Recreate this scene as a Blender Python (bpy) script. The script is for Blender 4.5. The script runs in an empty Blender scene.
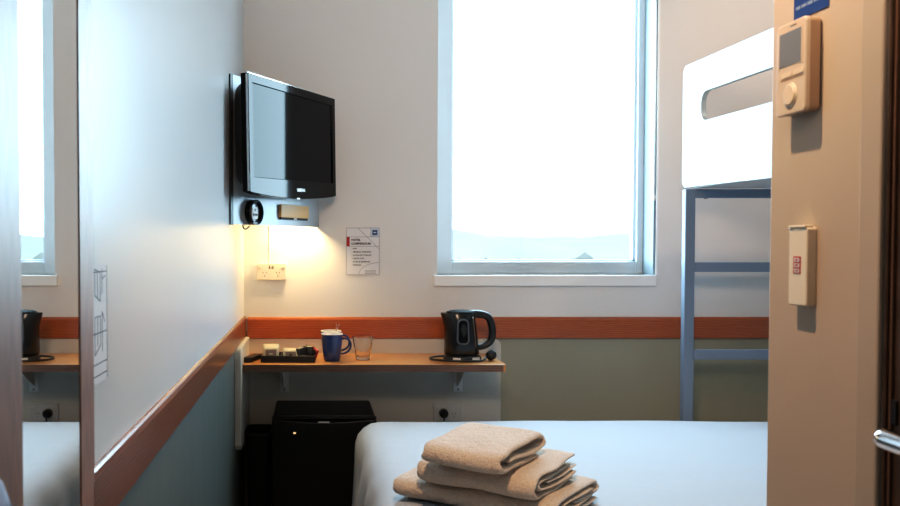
import bpy, bmesh, math, random
from mathutils import Vector, Matrix, noise
random.seed(7)
scene = bpy.context.scene
COL = scene.collection
PI = math.pi
E = 1.21                      # eye height
F, CX, CY = 870.0, 313.6, 271.3
PITCH = math.radians(1.6)
D = 3.7                       # camera to back wall
LW = -0.296                   # left wall plane (x)
RW = 0.685                    # entry wall plane (x)

def P(px, py, Y):
    """point of the room at depth Y seen at pixel px, py (measuring aid)"""
    dx, dy = (px - CX) / F, -(py - CY) / F
    c, s = math.cos(PITCH), math.sin(PITCH)
    v = Vector((dx, c + dy * s, -s + dy * c))
    v *= Y / v.y
    return Vector((v.x, Y, v.z + E))
def PX(px, Y): return P(px, 260, Y).x
def PZ(py, Y): return P(313.6, py, Y).z

# ------------------------------------------------------------------ materials
def new_mat(name):
    m = bpy.data.materials.new(name); m.use_nodes = True
    return m, m.node_tree, m.node_tree.nodes['Principled BSDF']

def setin(b, **kw):
    names = {'rough': 'Roughness', 'metal': 'Metallic', 'spec': 'Specular IOR Level', 'coat': 'Coat Weight',
             'coatr': 'Coat Roughness', 'trans': 'Transmission Weight', 'ior': 'IOR', 'sheen': 'Sheen Weight',
             'sub': 'Subsurface Weight', 'emit': 'Emission Strength', 'aniso': 'Anisotropic'}
    for k, v in kw.items():
        b.inputs[names[k]].default_value = v

def coords(nt, scale=(1, 1, 1), kind='Object'):
    tc = nt.nodes.new('ShaderNodeTexCoord'); mp = nt.nodes.new('ShaderNodeMapping')
    mp.inputs['Scale'].default_value = scale
    nt.links.new(tc.outputs[kind], mp.inputs['Vector'])
    return mp.outputs['Vector']

def ntex(nt, vec, scale, detail=3, rough=.5):
    n = nt.nodes.new('ShaderNodeTexNoise')
    n.inputs['Scale'].default_value = scale; n.inputs['Detail'].default_value = detail
    n.inputs['Roughness'].default_value = rough
    nt.links.new(vec, n.inputs['Vector'])
    return n.outputs['Fac']

def ramp(nt, fac, stops):
    r = nt.nodes.new('ShaderNodeValToRGB')
    els = r.color_ramp.elements
    while len(els) < len(stops): els.new(.5)
    for e, (p, c) in zip(els, stops):
        e.position = p; e.color = (*c, 1)
    nt.links.new(fac, r.inputs['Fac'])
    return r.outputs['Color']

def bump(nt, b, fac, strength=.1, dist=.002):
    n = nt.nodes.new('ShaderNodeBump')
    n.inputs['Strength'].default_value = strength; n.inputs['Distance'].default_value = dist
    nt.links.new(fac, n.inputs['Height']); nt.links.new(n.outputs['Normal'], b.inputs['Normal'])

def paint(name, col, rough=.5, var=.04, scale=3, bstr=.0, bscale=200, stretch=(1, 1, 1), **kw):
    m, nt, b = new_mat(name)
    v = coords(nt, stretch)
    f = ntex(nt, v, scale)
    nt.links.new(ramp(nt, f, [(.3, tuple(c * (1 - var) for c in col)), (.7, tuple(min(1, c * (1 + var)) for c in col))]), b.inputs['Base Color'])
    b.inputs['Roughness'].default_value = rough
    setin(b, **kw)
    if bstr: bump(nt, b, ntex(nt, v, bscale), bstr)
    return m

def wood(name, dark, light, stretch, rough=.3, scale=6, coat=.3, coatr=.15, bstr=.05):
    m, nt, b = new_mat(name)
    v = coords(nt, stretch)
    f = ntex(nt, v, scale, 6, .6)
    w = nt.nodes.new('ShaderNodeTexWave'); w.wave_type = 'BANDS'; w.bands_direction = 'Z'
    w.inputs['Scale'].default_value = 9; w.inputs['Distortion'].default_value = 7
    w.inputs['Detail'].default_value = 3; w.inputs['Detail Scale'].default_value = 1.2
    nt.links.new(v, w.inputs['Vector'])
    mx = nt.nodes.new('ShaderNodeMix'); mx.data_type = 'FLOAT'; mx.inputs['Factor'].default_value = .45
    nt.links.new(f, mx.inputs[2]); nt.links.new(w.outputs['Fac'], mx.inputs[3])
    nt.links.new(ramp(nt, mx.outputs[0], [(.2, dark), (.75, light)]), b.inputs['Base Color'])
    setin(b, rough=rough, coat=coat, coatr=coatr)
    bump(nt, b, f, bstr)
    return m

def emissive(name, col, s):
    m, nt, b = new_mat(name)
    b.inputs['Base Color'].default_value = (*col, 1); b.inputs['Emission Color'].default_value = (*col, 1)
    b.inputs['Emission Strength'].default_value = s
    return m

M = {}
M['wall'] = paint('wall_paint', (.78, .76, .745), .6, .015, 2, .04, 350)
M['wall_olive'] = paint('olive_dado', (.37, .36, .275), .5, .05, 2, .04, 300)
M['ceiling'] = paint('ceiling_paint', (.85, .84, .82), .8)
M['carpet'] = paint('carpet', (.20, .19, .19), .95, .25, 60, .4, 400)
# satin wall panel, faint vertical brush streaks
m, nt, b = new_mat('satin_panel')
v = coords(nt, (1, 9, .4))
f1 = ntex(nt, v, 1.0, 2, .5)
nt.links.new(ramp(nt, f1, [(.3, (.73, .75, .765)), (.7, (.74, .76, .775))]), b.inputs['Base Color'])
mr = nt.nodes.new('ShaderNodeMapRange'); mr.inputs['To Min'].default_value = .28; mr.inputs['To Max'].default_value = .305
nt.links.new(f1, mr.inputs['Value']); nt.links.new(mr.outputs['Result'], b.inputs['Roughness'])
setin(b, spec=.55)
M['satin'] = m
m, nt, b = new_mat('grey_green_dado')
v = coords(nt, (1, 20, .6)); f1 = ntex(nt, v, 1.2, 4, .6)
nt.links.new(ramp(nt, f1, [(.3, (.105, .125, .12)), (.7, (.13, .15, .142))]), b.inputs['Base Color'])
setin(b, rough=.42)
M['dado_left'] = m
M['entry'] = paint('entry_wall_paint', (.50, .42, .34), .55, .02, 3, .05, 300)
M['casing'] = paint('casing_paint', (.45, .385, .315), .45, .02, 3)
M['door_brown'] = wood('door_brown', (.055, .03, .018), (.09, .05, .03), (3, 3, .4), .4)
M['seal'] = paint('door_seal', (.14, .075, .045), .5)
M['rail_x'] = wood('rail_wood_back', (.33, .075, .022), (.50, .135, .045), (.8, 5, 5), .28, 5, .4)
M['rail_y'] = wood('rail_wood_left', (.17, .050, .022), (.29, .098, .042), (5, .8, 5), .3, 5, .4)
M['desk'] = wood('desk_laminate', (.50, .195, .055), (.60, .265, .085), (.7, 4, 4), .33, 5, .2)
M['desk_edge'] = M['desk']
M['frame_wood'] = wood('mirror_frame_wood', (.26, .10, .055), (.36, .15, .085), (8, 8, .4), .40, 4, .5, .42)
M['panel'] = paint('cream_panel', (.62, .60, .55), .4, .02, 2)
M['white'] = paint('white_plastic', (.82, .82, .80), .35, .01)
M['cream'] = paint('cream_plastic', (.78, .70, .58), .35, .01)
M['beige'] = paint('beige_plastic', (.60, .49, .38), .4, .02)
M['beige_dark'] = paint('beige_shade_and_seam', (.36, .25, .17), .45, .02)  # shade of the thermostat's sides put into a darker beige; also colours the seam
M['beige_light'] = paint('beige_button', (.70, .58, .43), .35, .02)
M['sill'] = paint('sill_paint', (.92, .91, .90), .4, .01)
M['winframe'] = paint('window_frame', (.72, .84, .92), .3, .02)
M['black'] = paint('black_plastic', (.012, .012, .013), .35, .1)
M['gloss_black'] = paint('piano_black', (.006, .006, .007), .07, .1, spec=.08)
M['screen'] = paint('tv_screen', (.004, .004, .005), .05, .1, spec=.055)
M['grey'] = paint('grey_plastic', (.16, .16, .165), .4)
M['lightgrey'] = paint('light_grey_paint', (.62, .62, .62), .5)
M['hole'] = paint('socket_hole', (.03, .026, .022), .6)
M['dark_trim'] = paint('dark_trim', (.045, .047, .05), .3)
M['fridge'] = paint('fridge_black', (.004, .004, .0045), .4, .1, 5, .05, 500, spec=.3)
M['silver'] = paint('silver_print', (.75, .75, .75), .3, .01, metal=.6)
M['chrome'] = paint('chrome', (.72, .72, .74), .16, .02, metal=1)
M['steel'] = paint('brushed_plate', (.60, .60, .58), .45, .03, 40, metal=.15)
M['alu'] = paint('brushed_aluminium', (.42, .45, .48), .36, .04, 30, 0, 200, (1, 1, 14), metal=.35)
M['amber'] = paint('amber_box', (.85, .46, .15), .4, .04)
M['mug'] = paint('blue_glaze', (.02, .055, .19), .12, .05, coat=.5, coatr=.05)
M['mug_in'] = paint('white_glaze', (.82, .80, .76), .15)
M['mirror'] = paint('mirror_silver', (.80, .83, .83), .012, .0, metal=1)
M['blue_metal'] = paint('blue_grey_steel', (.21, .275, .37), .42, .03, 4)
M['guard'] = paint('white_laminate', (.42, .50, .53), .4, .01)
M['paper'] = paint('paper', (.76, .75, .78), .5, .01)
M['paper_warm'] = paint('sachet_paper', (.80, .70, .45), .5, .05)
M['sachet_brown'] = paint('sachet_brown', (.34, .22, .16), .5, .1, 40)
M['sachet_dark'] = paint('sachet_dark', (.02, .014, .012), .35, .1)
M['red'] = paint('red_print', (.42, .012, .02), .5)
M['ink'] = paint('ink', (.03, .03, .05), .6)
M['ink_grey'] = paint('ink_grey', (.25, .25, .30), .6)
M['navy'] = paint('navy_print', (.02, .045, .14), .5)
M['blue_sign'] = paint('blue_sign', (.012, .05, .22), .4, .04)
M['sign_ink'] = paint('pale_blue_ink', (.22, .30, .45), .5)
M['pale_blue'] = paint('pale_blue_print', (.50, .60, .72), .5)
M['lcd'] = paint('lcd', (.17, .19, .215), .25, .03)
M['indicator'] = emissive('indicator', (1, .62, .32), .7)
M['led'] = emissive('led_diffuser', (1, .78, .45), 6)
# linen
m, nt, b = new_mat('white_linen')
v = coords(nt)
b.inputs['Base Color'].default_value = (.42, .475, .55, 1)
setin(b, rough=.75, sheen=.15)
w1 = ntex(nt, v, 5, 4, .55)
bump(nt, b, w1, .25, .02)
M['linen'] = m
# terry towelling
m, nt, b = new_mat('terry')
v = coords(nt)
f1 = ntex(nt, v, 260, 3, .7)
nt.links.new(ramp(nt, f1, [(.3, (.60, .48, .385)), (.7, (.82, .69, .59))]), b.inputs['Base Color'])
setin(b, rough=.95, sheen=.4)
f2 = ntex(nt, v, 55, 4, .6)
ad = nt.nodes.new('ShaderNodeMath'); ad.operation = 'MULTIPLY_ADD'; ad.inputs[1].default_value = 1.6
nt.links.new(f2, ad.inputs[0]); nt.links.new(f1, ad.inputs[2])
bump(nt, b, ad.outputs[0], .9, .005)
M['terry'] = m
# glass (thin pane): transparent + fresnel gloss
m = bpy.data.materials.new('pane_glass'); m.use_nodes = True; nt = m.node_tree; nt.nodes.clear()
out = nt.nodes.new('ShaderNodeOutputMaterial'); mix = nt.nodes.new('ShaderNodeMixShader')
tr = nt.nodes.new('ShaderNodeBsdfTransparent'); tr.inputs['Color'].default_value = (.95, .985, .985, 1)
gl = nt.nodes.new('ShaderNodeBsdfGlossy'); gl.inputs['Roughness'].default_value = .02
lw = nt.nodes.new('ShaderNodeLayerWeight'); lw.inputs['Blend'].default_value = .5
pw = nt.nodes.new('ShaderNodeMath'); pw.operation = 'POWER'; pw.inputs[1].default_value = 5
ma = nt.nodes.new('ShaderNodeMath'); ma.operation = 'MULTIPLY_ADD'; ma.inputs[1].default_value = .94; ma.inputs[2].default_value = .04
nt.links.new(lw.outputs['Facing'], pw.inputs[0]); nt.links.new(pw.outputs[0], ma.inputs[0])
nt.links.new(ma.outputs[0], mix.inputs[0]); nt.links.new(tr.outputs[0], mix.inputs[1]); nt.links.new(gl.outputs[0], mix.inputs[2])
nt.links.new(mix.outputs[0], out.inputs['Surface'])
M['pane'] = m
m, nt, b = new_mat('tumbler_glass')
b.inputs['Base Color'].default_value = (.97, .97, .96, 1); setin(b, rough=.03, trans=1, ior=1.46)
M['tumbler'] = m
# striped cloth (bands in height)
m, nt, b = new_mat('striped_cloth')
v = coords(nt)
sep = nt.nodes.new('ShaderNodeSeparateXYZ'); nt.links.new(v, sep.inputs[0])
mr = nt.nodes.new('ShaderNodeMapRange'); mr.inputs['From Min'].default_value = -.09; mr.inputs['From Max'].default_value = 0
nt.links.new(sep.outputs['Z'], mr.inputs['Value'])
c = ramp(nt, mr.outputs['Result'], [(.0, (.40, .40, .44)), (.22, (.36, .36, .40)), (.34, (.03, .045, .09)), (.58, (.05, .07, .14)), (.70, (.55, .60, .74))])
nt.links.new(c, b.inputs['Base Color']); setin(b, rough=.85)
M['stripes'] = m
M['haze_hill'] = paint('hazy_hill', (.071, .071, .064), 1, .08, .02, spec=0)
M['haze_ground'] = paint('hazy_ground', (.050, .050, .045), 1, .06, .02, spec=0)
M['haze_town'] = paint('hazy_town', (.080, .078, .070), 1, .12, .03, spec=0)

# ------------------------------------------------------------------ mesh helpers
def world_off(o):
    v = Vector((0, 0, 0))
    while o: v += o.location; o = o.parent
    return v

def link(name, bm, mat, parent=None, smooth=False, bevel=0, local=False, sub=0, segs=2, angle=35):
    if parent is not None and not local:
        bmesh.ops.translate(bm, verts=bm.verts, vec=-world_off(parent))
    bmesh.ops.recalc_face_normals(bm, faces=bm.faces)
    me = bpy.data.meshes.new(name); bm.to_mesh(me); bm.free()
    for mm in (mat if isinstance(mat, (list, tuple)) else [mat]):
        me.materials.append(M[mm] if isinstance(mm, str) else mm)
    o = bpy.data.objects.new(name, me); COL.objects.link(o)
    if parent is not None: o.parent = parent
    if smooth:
        for p in me.polygons: p.use_smooth = True
        if smooth == 'auto':
            try: me.set_sharp_from_angle(angle=math.radians(angle))
            except Exception: pass
    if bevel:
        md = o.modifiers.new('bevel', 'BEVEL'); md.width = bevel; md.segments = segs
        md.limit_method = 'ANGLE'; md.angle_limit = math.radians(40)
    if sub:
        md = o.modifiers.new('sub', 'SUBSURF'); md.levels = sub; md.render_levels = sub
    return o

def B(): return bmesh.new()

def box(bm, x0, x1, y0, y1, z0, z1, mi=0):
    vs = [bm.verts.new(p) for p in ((x0, y0, z0), (x1, y0, z0), (x1, y1, z0), (x0, y1, z0), (x0, y0, z1), (x1, y0, z1), (x1, y1, z1), (x0, y1, z1))]
    for q in ((0, 1, 2, 3), (4, 5, 6, 7), (0, 1, 5, 4), (1, 2, 6, 5), (2, 3, 7, 6), (3, 0, 4, 7)):
        f = bm.faces.new([vs[i] for i in q]); f.material_index = mi
    return vs

def boxed(*a):
    bm = B(); box(bm, *a); return bm

def prism(bm, pts, fn0, fn1, mi=0):
    """closed outline pts (2-D); fn0/fn1 map a point to the two end faces"""
    a = [bm.verts.new(fn0(p)) for p in pts]; c = [bm.verts.new(fn1(p)) for p in pts]
    n = len(pts)
    fs = [bm.faces.new(a), bm.faces.new(c)]
    for i in range(n): fs.append(bm.faces.new((a[i], a[(i + 1) % n], c[(i + 1) % n], c[i])))
    for f in fs: f.material_index = mi
    return a, c

def rrect(x0, x1, z0, z1, r, n=6):
    pts = []
    for cx, cz, a0 in ((x1 - r, z1 - r, 0), (x0 + r, z1 - r, 90), (x0 + r, z0 + r, 180), (x1 - r, z0 + r, 270)):
        for i in range(n + 1):
            a = math.radians(a0 + 90 * i / n); pts.append((cx + r * math.cos(a), cz + r * math.sin(a)))
    return pts

def tube(bm, pts, r, n=10, closed=False, ry=None):
    pts = [Vector(p) for p in pts]; N = len(pts); rings = []
    up0 = None
    for i, p in enumerate(pts):
        if closed: t = pts[(i + 1) % N] - pts[i - 1]
        else: t = pts[min(i + 1, N - 1)] - pts[max(i - 1, 0)]
        t.normalize()
        if up0 is None:
            ref = Vector((0, 1, 0)) if abs(t.y) < .9 else Vector((1, 0, 0))
            u = (ref - t * ref.dot(t)).normalized()
        else: u = (up0 - t * up0.dot(t)).normalized()
        up0 = u; w = t.cross(u)
        rr = r[i] if isinstance(r, (list, tuple)) else r
        r2 = rr if ry is None else (ry[i] if isinstance(ry, (list, tuple)) else ry)
        rings.append([bm.verts.new(p + u * (r2 * math.cos(2 * PI * k / n)) + w * (rr * math.sin(2 * PI * k / n))) for k in range(n)])
    for i in range(N if closed else N - 1):
        a, c = rings[i], rings[(i + 1) % N]
        for k in range(n): bm.faces.new((a[k], a[(k + 1) % n], c[(k + 1) % n], c[k]))
    if not closed:
        bm.faces.new(rings[0]); bm.faces.new(rings[-1])

def smoothpath(pts, n=8):
    pts = [Vector(p) for p in pts]; out = []
    for i in range(len(pts) - 1):
        p0 = pts[max(i - 1, 0)]; p1 = pts[i]; p2 = pts[i + 1]; p3 = pts[min(i + 2, len(pts) - 1)]
        for k in range(n):
            t = k / n
            out.append(.5 * ((2 * p1) + (p2 - p0) * t + (2 * p0 - 5 * p1 + 4 * p2 - p3) * t * t + (3 * p1 - p0 - 3 * p2 + p3) * t ** 3))
    out.append(pts[-1]); return out

def lathe(bm, prof, c, n=32, mi=None):
    rings = []
    for r, z in prof:
        rings.append([bm.verts.new((c[0] + r * math.cos(2 * PI * k / n), c[1] + r * math.sin(2 * PI * k / n), c[2] + z)) for k in range(n)] if r > 1e-6
                     else [bm.verts.new((c[0], c[1], c[2] + z))])
    for i in range(len(rings) - 1):
        a, b2 = rings[i], rings[i + 1]
        for k in range(n):
            k2 = (k + 1) % n
            if len(a) == 1 and len(b2) == 1: continue
            if len(a) == 1: f = bm.faces.new((a[0], b2[k2], b2[k]))
            elif len(b2) == 1: f = bm.faces.new((a[k], a[k2], b2[0]))
            else: f = bm.faces.new((a[k], a[k2], b2[k2], b2[k]))
            if mi: f.material_index = mi[i]

def tag(o, label, cat, group=None, kind=None):
    o['label'] = label; o['category'] = cat
    if group: o['group'] = group
    if kind: o['kind'] = kind
    return o

def thing(name, label, cat, loc=(0, 0, 0), rot=(0, 0, 0), group=None):
    o = bpy.data.objects.new(name, None); COL.objects.link(o)
    o.empty_display_size = .05
    o.location = loc; o.rotation_euler = rot
    return tag(o, label, cat, group)

def struct(name, bm, mat, parent=None, **kw):
    o = link(name, bm, mat, parent, **kw)
    if parent is None: o['kind'] = 'structure'
    return o

def text_bm(s, size, fn, align='LEFT', bold=0):
    """flat lettering as mesh; fn maps (u,v) on the sign to a point"""
    cu = bpy.data.curves.new('lettering', 'FONT'); cu.body = s; cu.size = size; cu.align_x = align; cu.resolution_u = 2
    cu.offset = bold
    ob = bpy.data.objects.new('lettering', cu); COL.objects.link(ob)
    bpy.context.view_layer.update()
    me = bpy.data.meshes.new_from_object(ob.evaluated_get(bpy.context.evaluated_depsgraph_get()))
    bm = bmesh.new(); bm.from_mesh(me)
    for v in bm.verts: v.co = Vector(fn(v.co.x, v.co.y))
    bpy.data.objects.remove(ob); bpy.data.curves.remove(cu); bpy.data.meshes.remove(me)
    return bm

def merge(dst, src):
    me = bpy.data.meshes.new('t'); src.to_mesh(me); src.free(); dst.from_mesh(me); bpy.data.meshes.remove(me)

# ------------------------------------------------------------------ camera
cam = bpy.data.cameras.new('camera'); co = bpy.data.objects.new('camera', cam); COL.objects.link(co)
cam.sensor_width = 36; cam.lens = F / 900 * 36
cam.shift_x = (450 - CX) / 900; cam.shift_y = -(253 - CY) / 900
co.location = (0, 0, E); co.rotation_euler = (PI / 2 - PITCH, 0, 0)
cam.clip_start = .02; cam.clip_end = 3000
cam.dof.use_dof = True; cam.dof.focus_distance = 3.2; cam.dof.aperture_fstop = 9
scene.camera = co

# ------------------------------------------------------------------ room shell
CEIL = 2.6; BACKY = -1.0; RX = 2.46
RT, RB = E - .298, E - .388          # dado rail top / bottom on the back wall
bm = boxed(LW - .2, RX + .2, BACKY - .2, D + .25, -.12, 0); struct('floor', bm, 'carpet')
bm = boxed(LW - .2, RX + .2, BACKY - .2, D + .25, CEIL, CEIL + .12); struct('ceiling', bm, 'ceiling')
# back wall with the window opening
WX0, WX1 = .525, 1.456; WZ0 = E - .119; WZ1 = 2.44
SPL = RB + .03
bm = B()
box(bm, LW - .2, RX + .2, D, D + .2, 0, SPL, 1)
box(bm, LW - .2, RX + .2, D, D + .2, SPL, WZ0, 0)
box(bm, LW - .2, WX0, D, D + .2, WZ0, WZ1, 0)
box(bm, WX1, RX + .2, D, D + .2, WZ0, WZ1, 0)
box(bm, LW - .2, RX + .2, D, D + .2, WZ1, CEIL, 0)
struct('wall_back', bm, ['wall', 'wall_olive'])
bm = B()
LRT, LRB = E - .292, E - .380
box(bm, LW - .2, LW, BACKY, D, 0, LRB + .03, 1)
box(bm, LW - .2, LW, BACKY, D, LRB + .03, CEIL, 0)
struct('wall_left', bm, ['satin', 'dado_left'])
# entry-side wall: bathroom pod corner with the doorway
YC = 1.309; YD = 1.043
bm = B()
box(bm, RW, RW + .12, YD, YC, 0, CEIL)
box(bm, RW + .12, RX + .2, YC - .12, YC, 0, CEIL)
box(bm, RW, RW + .12, BACKY, .20, 0, CEIL)
box(bm, RW, RW + .12, .20, YD, 2.08, CEIL)
struct('wall_entry', bm, 'entry', bevel=.004)
struct('wall_right', boxed(RX, RX + .2, YC, D, 0, CEIL), 'wall')
struct('wall_front', boxed(LW - .2, RW + .12, BACKY - .2, BACKY, 0, CEIL), 'entry')

# dado rails with a rounded upper edge
def rail_profile(t, z0, z1):
    return [(0, z0), (t, z0), (t, z1 - .010), (t - .004, z1 - .003), (t - .009, z1), (0, z1)]
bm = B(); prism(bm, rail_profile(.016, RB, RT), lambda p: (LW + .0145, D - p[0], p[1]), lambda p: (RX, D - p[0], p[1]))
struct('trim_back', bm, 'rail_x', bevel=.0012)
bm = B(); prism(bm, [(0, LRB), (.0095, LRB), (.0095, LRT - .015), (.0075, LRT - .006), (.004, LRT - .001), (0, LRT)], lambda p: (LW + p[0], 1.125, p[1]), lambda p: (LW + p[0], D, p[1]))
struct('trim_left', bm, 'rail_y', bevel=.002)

# window
wf = B()
FY0, FY1 = D + .12, D + .17
gx0, gx1 = PX(452, FY0), PX(636.5, FY0); gz0 = PZ(261.5, FY0)
gz1 = WZ1 - .06
prism_pts = lambda: None
box(wf, WX0, gx0, FY0, FY1, WZ0, WZ1); box(wf, gx1, WX1, FY0, FY1, WZ0, WZ1)
box(wf, gx0, gx1, FY0, FY1, WZ0, gz0); box(wf, gx0, gx1, FY0, FY1, gz1, WZ1)
win = struct('window_1', wf, 'winframe', bevel=.003)
bm = B()
box(bm, gx1 - .012, gx1, FY0 + .018, FY1, gz0, gz1); box(bm, gx0, gx0 + .008, FY0 + .018, FY1, gz0, gz1)
box(bm, gx0, gx1, FY0 + .018, FY1, gz0, gz0 + .008)
box(bm, WX0, WX1, FY0 - .006, FY0, WZ0, WZ0 + .008)
link('glazing_bead', bm, 'winframe', win)
link('pane', boxed(gx0, gx1, FY0 + .03, FY0 + .034, gz0, gz1), 'pane', win)
bm = B()
box(bm, PX(434.3, D - .02), PX(656.6, D - .02), D - .02, FY0, WZ0 - .046, WZ0)
link('sill', bm, 'sill', win, bevel=.003)
bm = B()
box(bm, WX1 - .012, WX1, D + .002, FY0, WZ0, WZ1)
M['reveal'] = paint('reveal_shade', (.24, .30, .34), .5, .02)  # darkened colour stands in for the weak grazing light on this side
link('reveal_lining', bm, 'reveal', win)
bm = B()
box(bm, WX1 - .002, WX1 + .006, D - .006, D + .01, WZ0, WZ1)
link('edge_bead', bm, 'sill', win)
# blind cord
bc = thing('blind_cord', 'thin white blind cord hanging down the right side of the window', 'cord', (PX(653.5, D - .012), D - .012, PZ(201, D - .012)))
bm = B(); tube(bm, [(bc.location.x, D - .012, PZ(196, D - .012)), (bc.location.x + .002, D - .012, 1.9), (bc.location.x, D - .012, 2.42)], .0022, 8)
link('cord', bm, 'white', bc, smooth=True)
bm = B(); lathe(bm, [(0, 0), (.004, .001), (.006, .012), (.004, .026), (0, .028)], tuple(bc.location), 12)
link('cord_weight', bm, 'white', bc, smooth=True)
bm = boxed(bc.location.x - .008, bc.location.x + .008, D - .02, D, 2.415, 2.445)
link('cord_bracket', bm, 'white', bc, bevel=.002)

# door in the entry wall (closed, in its frame)
dl = struct('door_1', boxed(RW + .008, RW + .05, .245, 1.0385, 0, 2.04), 'door_brown', bevel=.002)
bm = B()
box(bm, RW - .006, RW + .001, YD + .001, PX(862, 1) and 1.0868, 0, 2.13)
box(bm, RW - .006, RW + .001, .155, .20, 0, 2.13)
box(bm, RW - .006, RW + .001, .20, YD + .001, 2.085, 2.13)
struct('trim_door', bm, 'casing', bevel=.004)
bm = B()
box(bm, RW + .001, RW + .11, 1.0392, YD, 0, 2.08)
box(bm, RW + .001, RW + .11, .20, .244, 0, 2.08)
struct('trim_jamb', bm, 'door_brown')
bm = boxed(RW + .0045, RW + .009, 1.026, 1.0375, E - .212, E - .182)
link('latch_plate', bm, 'black', dl, bevel=.001)
link('door_edge', boxed(RW + .0042, RW + .0085, 1.0345, 1.0383, .01, 2.03), 'seal', dl)
hz = E - .2195
bm = B(); hx = .6525
pth = smoothpath([(hx + .004, .992, hz), (hx, .985, hz), (hx - .001, .96, hz), (hx, .93, hz), (hx + .004, .89, hz), (hx + .02, .872, hz), (RW + .006, .868, hz)], 6)
tube(bm, pth, [.008 if i == 0 else .0118 for i in range(len(pth))], 14)
hd = link('door_handle', bm, 'chrome', dl, smooth=True)
bm = B(); a = [(.026 * math.cos(2 * PI * k / 28), .026 * math.sin(2 * PI * k / 28)) for k in range(28)]
prism(bm, a, lambda p: (RW, .868 + p[0], hz + p[1]), lambda p: (RW + .0085, .868 + p[0], hz + p[1]))
link('handle_rose', bm, 'chrome', hd, bevel=.002)

# ------------------------------------------------------------------ mirror on the left wall
mr_ = thing('wall_mirror', 'tall narrow wall mirror in flat brown wooden frame on the left wall', 'mirror', (LW, .95, .15))
link('mirror_glass', boxed(LW, LW + .0082, .838, -(LW + .0095) * F / (CX - 80) - .0003, .15, 2.25), 'mirror', mr_)
SX = LW + .0095
def strip(y0, y1):
    return boxed(LW, SX, y0, y1, .15, 2.25)
yf = -SX * F / (CX - 93.3); yn = -SX * F / (CX - 80); yl = -SX * F / (CX - 21.5)
link('frame_strip', strip(yn, yf), 'frame_wood', mr_, bevel=.001)
link('frame_strip', strip(.765, yl), 'frame_wood', mr_, bevel=.001)

# evacuation plan on the left wall
ep = thing('evacuation_plan', 'white paper floor plan with black line drawing stuck on the left wall beside the mirror', 'sign', (LW, 1.2, E - .19))
ey0, ey1, ez0, ez1 = 1.150, 1.240, E - .188, E - .024
link('paper', boxed(LW, LW + .0012, ey0, ey1, ez0, ez1), 'paper', ep)
bm = B(); X0, X1 = LW + .0012, LW + .0016
def ln(y0, z0, y1, z1, w=.0007):
    d = Vector((0, y1 - y0, z1 - z0)); n = Vector((0, -d.z, d.y)).normalized() * w
    a, c = Vector((0, y0, z0)), Vector((0, y1, z1))
    prism(bm, [a + n, c + n, c - n, a - n], lambda p: (X0, p.y, p.z), lambda p: (X1, p.y, p.z))
for zz in (ez1 - .010, E - .118, ez0 + .028, ez0 + .012): ln(ey0, zz, ey1 - .003, zz)
ln(ey1 - .002, ez0 + .002, ey1 - .002, ez1 - .002, .0004)
for y0, z0, y1, z1 in ((.02, .018, .02, .07), (.02, .07, .05, .07), (.05, .07, .05, .03), (.05, .03, .02, .018), (.035, .07, .035, .03), (.06, .02, .06, .075), (.06, .075, .075, .06),
                       (.02, .10, .05, .09), (.05, .09, .05, .13), (.05, .13, .02, .135), (.02, .135, .02, .10), (.035, .095, .035, .132), (.06, .10, .06, .135), (.06, .12, .078, .125)):
    ln(ey0 + y0, E - .185 + z0 + .02, ey0 + y1, E - .185 + z1 + .02, .0006)
link('plan_drawing', bm, 'ink', ep)
# cloth hanging at far left
bm = B()
zt = PZ(461, .72); rings = []
NV, NU = 16, 22
for j in range(NV):
    t = j / (NV - 1); z = -.42 * t
    r = []
    for i in range(NU):
        a = PI * i / (NU - 1)
        prot = .012 + .040 * min(1, t / .10) ** .7
        wob = 1 + .12 * math.sin(5 * a + 2 * t) * min(1, t * 4)
        r.append(bm.verts.new((prot * math.sin(a) * wob, -.075 * math.cos(a) * (.55 + .45 * min(1, t / .12)), z + .012 * math.sin(a) * (1 - t))))
    rings.append(r)
for j in range(NV - 1):
    for i in range(NU - 1): bm.faces.new((rings[j][i], rings[j][i + 1], rings[j + 1][i + 1], rings[j + 1][i]))
bm.faces.new(rings[0]); bm.faces.new(rings[-1])
cl = link('hanging_cloth', bm, 'stripes', None, smooth=True)
cl.location = (LW + .001, .692, zt)
tag(cl, 'navy and pale blue striped cloth hanging on the left wall at the bottom left corner', 'cloth')

# ------------------------------------------------------------------ desk
DT = E - .451                 # worktop height
DF = 3.324                    # worktop front
dk = thing('desk', 'wall mounted orange beech laminate desk shelf below the wooden rail', 'desk', (.23, 3.5, E - .76))
wx0, wx1 = LW + .024, PX(507.3, DF)
bm = B(); prism(bm, [(wx0, DF), (wx1 - .012, DF), (wx1 - .004, DF + .004), (wx1, DF + .012), (wx1, D - .014), (wx0, D - .014)], lambda p: (p[0], p[1], DT - .028), lambda p: (p[0], p[1], DT))
link('worktop', bm, 'desk', dk, bevel=.002)
M['edge'] = wood('desk_front_shade', (.10, .048, .028), (.17, .085, .05), (.7, 4, 4), .4, 5, .1)  # darker copy of the desk wood: shade on the front face painted in
link('front_shade_band', boxed(wx0, wx1 - .012, DF - .0015, DF + .001, DT - .0275, DT - .0005), 'edge', dk)
wp = thing('backing_panel', 'cream panel with one rounded corner on the back wall behind the desk', 'panel', (.25, D, E - .79))
bx1 = PX(501.6, D - .014); bz0 = E - .79; bz1 = RB - .002
pts = [(LW + .024, bz0), (bx1, bz0), (bx1, bz1 - .03)] + [(bx1 - .03 + .03 * math.cos(a), bz1 - .03 + .03 * math.sin(a)) for a in [PI / 2 * k / 8 for k in range(1, 9)]] + [(LW + .024, bz1)]
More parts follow.
